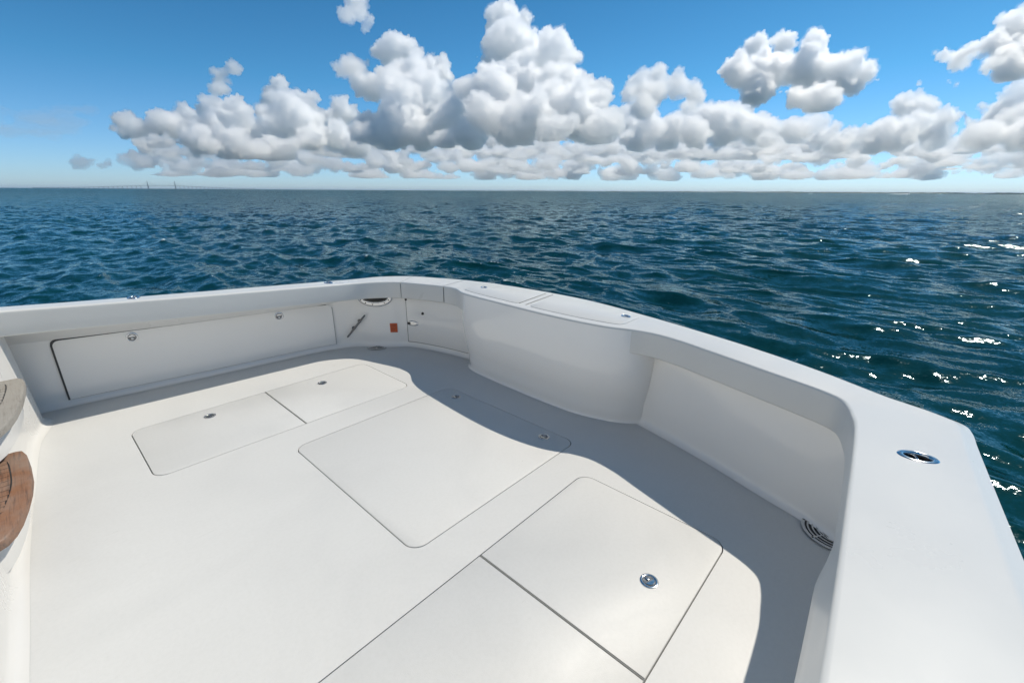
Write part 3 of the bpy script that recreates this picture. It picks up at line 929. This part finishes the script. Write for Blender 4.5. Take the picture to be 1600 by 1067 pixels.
def inlay(parent, front, z, inset, matw):
    pts = [p for p in front if p[0] > -.45]
    # caulk line that follows the front edge
    line = []
    n = len(pts)
    ym = sum(p[1] for p in pts) / n
    for (x, y) in pts:
        line.append((x - inset, y + (ym - y) * .17))
    c = catmull(line, 4)
    V = []; F = []
    for k, p in enumerate(c):
        a = c[max(0, k - 1)]; b = c[min(len(c) - 1, k + 1)]; t = (b - a) / np.linalg.norm(b - a); nn = np.array([-t[1], t[0]])
        for s_ in (-.003, .003): V.append((p[0] + nn[0] * s_, p[1] + nn[1] * s_, z + .0012))
    for k in range(len(c) - 1): F.append((2 * k, 2 * k + 1, 2 * k + 3, 2 * k + 2))
    mesh_obj('caulk_line', V, F, CAULK, parent, smooth=False)
    # planks run fore and aft behind that line
    y = min(p[1] for p in c) + .02; hi = max(p[1] for p in c) - .02
    while y < hi:
        xf = max([c[k][0] for k in range(len(c)) if abs(c[k][1] - (y + .026)) < .06] or [-.4]) - .006
        v, f = box_vf(-.60, xf, y, y + .052, z - .001, z + .0016)
        mesh_obj('plank', v, f, matw, parent, smooth=False)
        v, f = box_vf(-.60, xf, y + .052, y + .056, z - .001, z + .0010)
        mesh_obj('caulk_line', v, f, CAULK, parent, smooth=False)
        y += .056
inlay(t1, front1, LOWER_Z, .075, TEAK)
inlay(t2, front2, UPPER_Z, .085, TEAK_GREY)
# white brackets under the treads
for (fr_, z) in ((front1, LOWER_Z), (front2, UPPER_Z)):
    loop = [(x - .05, y + (sum(p[1] for p in fr_) / len(fr_) - y) * .06) for x, y in fr_]
    area = sum(a[0] * b[1] - b[0] * a[1] for a, b in zip(loop, loop[1:] + loop[:1]))
    if area < 0: loop = loop[::-1]
    prism_rounded('step_bracket', loop, z - .2, z - .046, .01, MOULD, boat)

# cabin bulkhead closing the cockpit forward, unseen; added tall and white to bounce sunlight
def rbox(name, x0, x1, y0, y1, z0, z1, bev, mat, parent):
    v, f = box_vf(x0, x1, y0, y1, z0, z1); o = mesh_obj(name, v, f, mat, parent, smooth=False)
    bm = bmesh.new(); bm.from_mesh(o.data); bmesh.ops.bevel(bm, geom=bm.edges[:], offset=bev, segments=3, affect='EDGES'); bm.to_mesh(o.data); bm.free(); sharp(o, 50)
    return o
cabin = rbox('cabin_bulkhead', -3.2, -.80, -.38, 4.96, -.02, 2.9, .06, GEL, boat)
TINT = plain('tinted_window_glass', (.015, .018, .02), .06, 0, .1, 5)
dr = rbox('cabin_door', -.797, -.775, 1.55, 2.35, .12, 2.05, .008, GEL, cabin)
rbox('cabin_window', -.798, -.782, 2.75, 4.3, 1.35, 1.95, .006, TINT, cabin)
# ------------------------------------------------------------------ far shore, bridge and boats
def bearing(px):
    d = pixel_dir(px, 300); h = math.hypot(d.x, d.y); return d.x / h, d.y / h
CONC = plain('pale_concrete', (.30, .31, .32), .8, 0, .1, .02)
YELLOW = plain('painted_steel_cable', (.42, .36, .14), .6, 0, .1, .05)
WOODS = plain('shore_trees', (.045, .065, .04), .9, 0, .4, .01)
def build_bridge():
    root = bpy.data.objects.new('cable_stayed_bridge', None); COL.objects.link(root)
    tag(root, 'long cable-stayed bridge with two slim pylons far off on the horizon', 'bridge')
    D = 10500
    a = Vector((*bearing(233.5), 0)) * D; b = Vector((*bearing(276), 0)) * (D * 1.0)
    mid = (a + b) / 2; u = (b - a).normalized(); span = (b - a).length
    root.location = (mid.x, mid.y, SEA_Z)
    ang = math.atan2(u.y, u.x)
    root.rotation_euler = (0, 0, ang)
    half = span / 2
    def deck_z(s):
        s = abs(s)
        return 6 + 52 * math.exp(-(s / 900) ** 2)
    S_ = np.linspace(-1650, 1500, 120); V = []; F = []
    for s in S_:
        z = deck_z(s)
        for (y, dz) in ((-14, 0), (14, 0), (14, -4.5), (-14, -4.5)): V.append((s, y, z + dz))
    for k in range(len(S_) - 1):
        for j in range(4): F.append((4 * k + j, 4 * k + (j + 1) % 4, 4 * k + 4 + (j + 1) % 4, 4 * k + 4 + j))
    F += [(3, 2, 1, 0), tuple(4 * (len(S_) - 1) + j for j in range(4))]
    mesh_obj('deck', V, F, CONC, root, smooth=False)
    for s0 in (-half, half):
        V = []; F = []
        for (z, w) in ((0, 9), (30, 7.5), (60, 7), (95, 5), (131, 3.2)):
            for k in range(8):
                t = math.pi * (k + .5) / 4; V.append((s0 + w * math.cos(t), w * math.sin(t), z))
        for j in range(4):
            for k in range(8): F.append((8 * j + k, 8 * j + (k + 1) % 8, 8 * j + 8 + (k + 1) % 8, 8 * j + 8 + k))
        F.append(tuple(32 + k for k in range(8)))
        py = mesh_obj('pylon', V, F, CONC, root)
        for side in (-1, 1):
            for k in range(9):
                s1 = s0 + side * (22 + 17 * k); z0 = 70 + 6.2 * k
                dv = Vector((s1 - s0, 0, deck_z(s1) - z0)); nn = Vector((-dv.z, 0, dv.x)).normalized() * .35
                V2 = [(s0, -.35, z0), (s0, .35, z0), (s1, .35, deck_z(s1)), (s1, -.35, deck_z(s1))]
                V2 += [(x + nn.x, y, z + nn.z) for x, y, z in V2]
                mesh_obj('stay_cable', V2, [(0, 1, 2, 3), (7, 6, 5, 4), (0, 4, 5, 1), (1, 5, 6, 2), (2, 6, 7, 3), (3, 7, 4, 0)], YELLOW, py, smooth=False)
    s = -1600
    pv, pf = box_vf(-3.2, 3.2, -9, 9, 0, 1)
    base = None
    while s < 1480:
        if abs(abs(s) - half) > 60 and abs(s) > half - 20:
            if base is None:
                base = mesh_obj('pier', pv, pf, CONC, root, smooth=False); o = base
            else:
                o = base.copy(); COL.objects.link(o)
            o.parent = root; o.location = (s, 0, 0); o.scale = (1, 1, max(1.0, deck_z(s) - 4.6))
        s += 62
build_bridge()

def build_shore():
    V = []; F = []
    px = np.linspace(640, 1720, 420)
    for k, p in enumerate(px):
        bx, by = bearing(p)
        D = 11000 + 900 * noise.noise(Vector((p * .006, 3, 0)))
        h = 9 + 9 * noise.noise(Vector((p * .02, 0, 0))) + 5 * noise.noise(Vector((p * .11, 5, 0))) + 3 * noise.noise(Vector((p * .5, 9, 0)))
        h = max(1.5, h) * sstep(640, 900, p) + 9 * sstep(1080, 1180, p)
        for (dd, z) in ((0, -2), (20, h * .55), (60, h), (400, h * .9), (700, -2)):
            V.append((bx * (D + dd), by * (D + dd), SEA_Z + z))
    m = 5
    for k in range(len(px) - 1):
        for a in range(m - 1): F.append((k * m + a, k * m + a + 1, (k + 1) * m + a + 1, (k + 1) * m + a))
    o = mesh_obj('distant_shore', V, F, WOODS, None, smooth=False)
    o['kind'] = 'structure'
build_shore()

BOATW = plain('boat_paint', (.75, .75, .74), .4, 0, .05, 2)
FOAM = plain('wake_foam', (.8, .82, .82), .8, 0, .08, 3, 0)
GLASS = plain('dark_windows', (.02, .025, .03), .1, 0, .1, 3)
def motorboat(px, D, length, heading, label, wake=0):
    bx, by = bearing(px)
    root = bpy.data.objects.new('motorboat', None); COL.objects.link(root)
    root.location = (bx * D, by * D, SEA_Z); root.rotation_euler = (0, 0, heading)
    tag(root, label, 'boat', 'motorboats on the horizon')
    L = length; W = L * .3
    V = []; F = []
    xs_ = np.linspace(-.5, .5, 9)
    for x in xs_:
        w = W * .5 * (1 - max(0, (x + .05) / .55) ** 2.2 * .97) ; sh = L * (.10 + .06 * max(0, x + .1))
        V += [(x * L, -w, sh), (x * L, -w * .75, 0), (x * L, 0, -L * .04), (x * L, w * .75, 0), (x * L, w, sh)]
    for k in range(8):
        for a in range(4): F.append((k * 5 + a, k * 5 + a + 1, k * 5 + 6 + a, k * 5 + 5 + a))
        F.append((k * 5 + 4, k * 5, k * 5 + 5, k * 5 + 9))
    F.append((0, 1, 2, 3, 4))
    mesh_obj('hull', V, F, BOATW, root)
    v, f = box_vf(-.22 * L, .12 * L, -W * .34, W * .34, L * .10, L * .22)
    v = [(x - (.05 * L if (z > L * .2 and x > 0) else 0), y * (.85 if z > L * .2 else 1), z) for x, y, z in v]
    cab = mesh_obj('cabin', v, f, BOATW, root, smooth=False)
    v, f = box_vf(-.20 * L, .085 * L, -W * .345, W * .345, L * .155, L * .195); mesh_obj('window', v, f, GLASS, cab, smooth=False)
    v, f = box_vf(-.24 * L, .06 * L, -W * .32, W * .32, L * .30, L * .315); mesh_obj('hardtop', v, f, BOATW, root, smooth=False)
    for sx in (-.2, .04):
        for sy in (-.28, .28):
            v, f = box_vf(sx * L - .06, sx * L + .06, sy * W - .06, sy * W + .06, L * .21, L * .301); mesh_obj('post', v, f, BOATW, root, smooth=False)
    if wake:
        V = []; F = []
        n = 40
        for k in range(n + 1):
            t = k / n; x = -.45 * L - wake * t; w = W * (.5 + 1.6 * t); h = .9 * (1 - t) * (1 + .5 * noise.noise(Vector((t * 20, 1, 0)))) + .25
            V += [(x, -w, .0), (x, -w * .5, h), (x, w * .5, h), (x, w, .0)]
        for k in range(n):
            for a in range(3): F.append((4 * k + a, 4 * k + a + 1, 4 * k + 5 + a, 4 * k + 4 + a))
        tr = mesh_obj('wake', V, F, FOAM, root)
    return root
right = math.atan2(RIGHT0.y, RIGHT0.x)
motorboat(1421, 1500, 11, right + .5, 'white speedboat trailing a long white wake near the shore', 95)
motorboat(1267, 2300, 14, right + 2.6, 'small white motorboat without a wake close under the shore')
# ------------------------------------------------------------------ clouds: closed bodies of scattering vapour
def cloud_material(name, dens, g=0.25):
    m = bpy.data.materials.new(name); m.use_nodes = True
    n = m.node_tree.nodes; l = m.node_tree.links; n.clear()
    out = n.new('ShaderNodeOutputMaterial')
    v = n.new('ShaderNodeVolumeScatter')
    v.inputs['Color'].default_value = (1, 1, 1, 1)
    v.inputs['Density'].default_value = dens
    v.inputs['Anisotropy'].default_value = g
    l.new(v.outputs[0], out.inputs['Volume'])
    return m
_ico = bmesh.new(); bmesh.ops.create_icosphere(_ico, subdivisions=2, radius=1.0)
ICO_V = np.array([v.co[:] for v in _ico.verts]); ICO_F = np.array([[v.index for v in f.verts] for f in _ico.faces]); _ico.free()

def hash3(c, s):
    h = (c[..., 0] * 73856093) ^ (c[..., 1] * 19349663) ^ (c[..., 2] * 83492791) ^ (s * 2654435)
    h = (h ^ (h >> 13)) * 1274126177 & 0x7fffffff
    h = (h ^ (h >> 15)) * 668265263 & 0x7fffffff
    return ((h ^ (h >> 14)) & 0xffff) / 65535.0
def worley(P_, cell, seed):
    q = P_ / cell; b = np.floor(q).astype(np.int64); best = np.full(len(q), 9.0)
    for dx in (-1, 0, 1):
        for dy in (-1, 0, 1):
            for dz in (-1, 0, 1):
                c = b + np.array([dx, dy, dz])
                f = np.stack([c[:, k] + hash3(c, seed + k) for k in range(3)], -1)
                best = np.minimum(best, ((f - q) ** 2).sum(-1))
    return np.sqrt(best)

def remesh(o, voxel):
    md = o.modifiers.new('r', 'REMESH'); md.mode = 'VOXEL'; md.voxel_size = voxel; md.use_smooth_shade = True
    dg = bpy.context.evaluated_depsgraph_get()
    new = bpy.data.meshes.new_from_object(o.evaluated_get(dg))
    old = o.data; o.modifiers.clear(); o.data = new; bpy.data.meshes.remove(old)
def displace(o, waves, seed, flat_z=None):
    me = o.data; n = len(me.vertices)
    co = np.empty(n * 3); me.vertices.foreach_get('co', co); co = co.reshape(-1, 3)
    no = np.empty(n * 3); me.vertex_normals.foreach_get('vector', no); no = no.reshape(-1, 3)
    d = np.zeros(n)
    for cell, amp in waves: d += amp * cell * (.5 - worley(co + 1e5, cell, seed + int(cell)))
    co = co + no * d[:, None]
    me.vertices.foreach_set('co', co.ravel()); me.update()

def flat_base(o, q):
    me = o.data; n = len(me.vertices)
    co = np.empty(n * 3); me.vertices.foreach_get('co', co); co = co.reshape(-1, 3)
    zb = np.quantile(co[:, 2], q); low = co[:, 2] < zb
    co[low, 2] = zb + (co[low, 2] - zb) * .18
    me.vertices.foreach_set('co', co.ravel()); me.update()
def build_cloud(blobs, dist, voxel, label, seed, mat, squash=1.0, kids=12, rough=1.0, group=None, lean=1.35, base_q=.015, wisps=True):
    rng = np.random.default_rng(seed)
    C = []
    ymin = min(b[1] for b in blobs)
    for (px, py, rp) in blobs:
        d = pixel_dir(px, py)
        horiz = math.hypot(d.x, d.y); cosax = d.dot(FWD)
        # lower heaps stand nearer, so the tops step back like a real cumulus flank
        dd = dist * (1 - lean * (py - ymin) / LENS_PX + rng.uniform(-.05, .05))
        c = np.array(d) * dd / horiz
        r = rp / LENS_PX * dd * cosax / horiz
        C.append((c, r * .85, r * .85 * squash))
        for k in range(kids):
            q = rng.normal(size=3); q /= np.linalg.norm(q)
            if q[2] < -.2: q[2] *= -.5; q /= np.linalg.norm(q)
            r2 = r * rng.uniform(.25, .48)
            C.append((c + q * np.array([1, 1, squash]) * (r * .85 - r2 * .2), r2, r2 * squash))
    V = []; F = []; off = 0
    for c, r, rz in C:
        V.append(ICO_V * np.array([r, r, rz]) + c); F.append(ICO_F + off); off += len(ICO_V)
    V = np.concatenate(V); F = np.concatenate(F)
    base = V.mean(axis=0); base[2] = V[:, 2].min(); V = V - base
    me = bpy.data.meshes.new('cloud')
    me.vertices.add(len(V)); me.vertices.foreach_set('co', V.ravel())
    me.loops.add(F.size); me.loops.foreach_set('vertex_index', F.ravel())
    me.polygons.add(len(F)); me.polygons.foreach_set('loop_start', np.arange(0, F.size, 3)); me.polygons.foreach_set('loop_total', np.full(len(F), 3))
    me.update()
    o = bpy.data.objects.new('cloud', me); o.location = base; COL.objects.link(o)
    s = dist / 10000 * rough
    remesh(o, voxel * 1.4)
    displace(o, [(560 * s, .55), (260 * s, .5)], seed)
    remesh(o, voxel * .8)
    displace(o, [(150 * s, .9)], seed + 5)
    remesh(o, voxel * .68)
    displace(o, [(70 * s, 1.0), (38 * s, .8)], seed + 9)
    flat_base(o, base_q)
    o.data.materials.clear(); o.data.materials.append(mat)
    o.data.polygons.foreach_set('use_smooth', [True] * len(o.data.polygons))
    tag(o, label, 'cloud', group)
    if wisps:
        # thin torn vapour round the edge
        w = bpy.data.objects.new('wisp', o.data.copy()); COL.objects.link(w); w.location = o.location
        remesh(w, voxel * 1.15)
        me = w.data; n = len(me.vertices)
        co = np.empty(n * 3); me.vertices.foreach_get('co', co); co = co.reshape(-1, 3)
        no = np.empty(n * 3); me.vertex_normals.foreach_get('vector', no); no = no.reshape(-1, 3)
        f = worley(co + 3e4, 420 * s, seed + 40); g = worley(co + 7e4, 95 * s, seed + 41)
        d = s * (95 * (f - .42) + 75 * (.52 - g))
        co = co + no * d[:, None]
        me.vertices.foreach_set('co', co.ravel()); me.update()
        me.materials.clear(); me.materials.append(WISP)
        w.parent = o; w.location = (0, 0, 0)
    return o
THICK = cloud_material('cloud_vapour_dense', .021, .75)
SOFT = cloud_material('cloud_vapour_soft', .010, .75)
WISP = cloud_material('cloud_wisp_vapour', .0028, .7)
THIN = cloud_material('cloud_vapour_thin', .003, .85)

LAYER = cloud_material('cloud_layer_vapour', .0060, .65)
BANK = cloud_material('cloud_bank_vapour', .0030, .6)
TOWER = [(797,40,30),(779,48,20),(772,87,30),(821,77,36),(800,70,34),(854,103,38),(763,125,28),(805,125,40),(919,132,30),(886,124,27),(938,146,17),(948,190,24),(902,182,45),(837,184,50),(870,208,34),(933,204,28),(828,212,28),(735,134,20),(782,158,45),(850,150,42),(795,205,32),(760,180,35)]
MID = [(620,86,27),(642,88,18),(688,122,28),(636,118,30),(588,146,24),(616,142,34),(675,162,42),(626,182,44),(707,188,38),(740,210,30),(594,195,30),(662,208,30),(577,213,20),(612,215,24),(700,218,22),(650,140,34)]
PUFF_A = [(542,107,20),(524,104,13),(532,118,12),(560,112,15),(571,103,9)]
PUFF_B = [(558,12,14),(544,18,11),(570,22,10),(578,40,8),(569,47,8),(552,4,14),(582,28,7)]
PUFF_C = [(673,85,9)]
LEFT = [(432,145,16),(437,166,19),(481,163,20),(468,183,28),(413,178,14),(518,187,20),(546,186,20),(315,174,15),(301,185,18),(262,203,21),(212,206,21),(180,206,13),(367,190,26),(332,203,28),(297,222,26),(367,227,28),(395,236,18),(455,234,20),(490,223,25),(230,234,18),(546,230,22),(437,198,26),(405,210,24),(520,212,22),(255,228,18),(330,232,20),(425,234,18)]
LEFT_SPIRE = [(339,120,15),(335,140,12),(330,158,11),(352,116,7),(366,109,8),(357,128,6)]
LEFT_LOW = [(128,252,11),(145,250,12),(188,247,12),(165,255,10),(112,259,7),(215,252,12),(240,250,12)]
R1 = [(996,126,19),(1020,120,17),(988,146,16),(1056,126,19),(1036,130,15),(1026,150,18),(1088,150,13),(1006,168,14),(1070,165,12),(1010,140,18)]
R2 = [(1184,78,20),(1224,74,19),(1276,78,21),(1328,98,18),(1152,118,24),(1200,112,33),(1255,112,36),(1304,120,28),(1356,114,14),(1374,126,9),(1184,142,24),(1240,150,26),(1290,150,24),(1335,138,16),(1150,98,12),(1170,150,18)]
R3 = [(1586,26,23),(1576,48,22),(1516,62,9),(1478,82,13),(1508,86,14),(1552,82,22),(1592,74,26),(1540,104,16),(1584,104,24),(1460,84,7),(1640,40,40),(1660,95,48),(1720,60,50)]
PUFF_D = [(1476,122,8),(1456,129,6),(1496,132,6),(1440,130,4),(1485,130,7)]
LOW_A = [(985,196,22),(1012,206,24),(1060,194,25),(1106,184,26),(1146,190,26),(1088,216,26),(1186,206,27),(1236,204,24),(1130,216,24),(1040,222,22),(990,222,22),(1190,226,20),(1075,180,12),(1130,172,14),(1165,182,16)]
LOW_B = [(1290,210,24),(1330,212,22),(1380,205,18),(1428,172,22),(1444,188,24),(1400,215,22),(1420,205,24),(1475,196,16),(1462,215,22),(1360,222,18),(1310,226,20),(1448,162,12)]
LOW_C = [(1522,216,22),(1560,184,26),(1592,164,28),(1590,214,28),(1550,214,24),(1515,195,14),(1640,180,40),(1680,210,40),(1530,172,14),(1575,190,26),(1640,215,40),(1500,178,9)]
GRP = 'cumulus clouds above the horizon'
build_cloud(TOWER, 9000, 24, 'tallest cumulus, its narrow tower rising highest over the boat transom', 1, THICK, group=GRP)
build_cloud(MID, 10500, 27, 'domed cumulus joined to the foot of the tallest cloud tower on its shaded side', 2, THICK, group=GRP)
build_cloud(PUFF_A, 9800, 26, 'small round puff of cloud beside the domed cumulus', 3, SOFT, rough=.8, group=GRP, lean=.5, base_q=.03)
build_cloud(PUFF_B, 8000, 20, 'small ragged cloud scrap standing alone high in the blue', 4, SOFT, rough=.8, group=GRP, lean=.3, base_q=.02)
build_cloud(PUFF_C, 10000, 24, 'tiny cloud tuft just off the top of the domed cumulus', 5, SOFT, rough=.7, group=GRP)
build_cloud(LEFT, 12500, 32, 'long bank of heaped grey-white cumulus above and beyond the bridge', 6, THICK, group=GRP)
build_cloud(LEFT_SPIRE, 12000, 30, 'thin wispy cloud spire standing up from the bank over the bridge', 7, SOFT, rough=.7, group=GRP, lean=.3, base_q=.01)
build_cloud(LEFT_LOW, 26000, 80, 'low faint cumulus row tapering away beyond the bridge', 8, BANK, squash=.7, rough=.7, group=GRP, wisps=False)
build_cloud(R1, 10000, 26, 'ragged middle-sized cumulus in the gap between the two largest clouds', 9, SOFT, group=GRP)
build_cloud(R2, 9500, 26, 'broad flat-based cumulus with scalloped top above the far shore', 10, THICK, group=GRP)
build_cloud(R3, 8500, 24, 'bright cumulus tower with a ragged shelf reaching out from its side', 11, THICK, group=GRP)
build_cloud(PUFF_D, 9500, 24, 'little flat cloud scrap below the ragged shelf of a bright tower', 12, SOFT, rough=.7, group=GRP, lean=.5)
build_cloud(LOW_A, 13500, 36, 'low heaped cumulus bank filling the gap under the ragged cloud', 13, SOFT, rough=.9, group=GRP)
build_cloud(LOW_B, 14500, 38, 'low cumulus bank with a steep pointed heap above the speedboat wake', 14, SOFT, rough=.9, group=GRP)
build_cloud(LOW_C, 12000, 34, 'low cumulus bank below the bright tower with the ragged shelf', 15, SOFT, rough=.9, group=GRP)
# flat broken layers and a far bank near the horizon
rng = np.random.default_rng(77)
GL = 'flat cloud layers near the horizon'
def layer(x0, x1, n, y0, y1, dist, label, seed, r0, r1, squash, mat, rough=.6):
    b = []
    for k in range(n):
        x = x0 + (x1 - x0) * (k + rng.uniform(0, 1)) / n
        rr = rng.uniform(r0, r1)
        b.append((x, min(289 - rr * squash * 1.25, y0 + (y1 - y0) * rng.uniform()), rr))
    build_cloud(b, dist, dist * .0034, label, seed, mat, squash=squash, kids=7, rough=rough, group=GL, lean=1.2, base_q=.12, wisps=False)
layer(200, 780, 70, 230, 272, 20000, 'flat broken cloud layer low under the domed cumulus', 31, 9, 22, .4, LAYER)
layer(740, 1180, 60, 230, 274, 20500, 'flat broken cloud layer low under the tallest cloud tower', 32, 9, 22, .4, LAYER)
layer(1150, 1700, 72, 226, 274, 21000, 'flat broken cloud layer low over the far shore', 33, 9, 22, .4, LAYER)
layer(380, 1720, 66, 200, 250, 27000, 'pale distant cumulus bank closing the horizon behind the nearer clouds', 34, 20, 40, .62, BANK, .8)
layer(240, 1720, 90, 240, 284, 34000, 'palest farthest cloud bank resting on the horizon behind all others', 35, 16, 30, .45, BANK, .9)
CIRRUS = cloud_material('cirrus_ice', .00030, .3)
build_cloud([(rng.uniform(-60, 190), rng.uniform(150, 214), rng.uniform(26, 52)) for _ in range(14)], 16000, 60, 'faint streaky veil of high cirrus beside the far bridge', 36, CIRRUS, squash=.045, kids=6, rough=.5, group=None, lean=.2, base_q=.0, wisps=False)
# ------------------------------------------------------------------ haze over the water
def build_haze():
    m = bpy.data.materials.new('sea_haze'); m.use_nodes = True
    n = m.node_tree.nodes; l = m.node_tree.links; n.clear()
    out = n.new('ShaderNodeOutputMaterial'); v = n.new('ShaderNodeVolumePrincipled')
    v.inputs['Color'].default_value = (.80, .90, 1, 1); v.inputs['Density'].default_value = HAZE; v.inputs['Anisotropy'].default_value = 0.2
    l.new(v.outputs[0], out.inputs['Volume'])
    S = 95000; 
    V, F = box_vf(-S, S, -S, S, SEA_Z - 2.0, 150)
    o = mesh_obj('haze', V, F, m, None, smooth=False)
    o['kind'] = 'stuff'
    bm = bmesh.new(); bm.from_mesh(o.data); bmesh.ops.recalc_face_normals(bm, faces=bm.faces); bm.to_mesh(o.data); bm.free()
HAZE = 1.9e-5
build_haze()
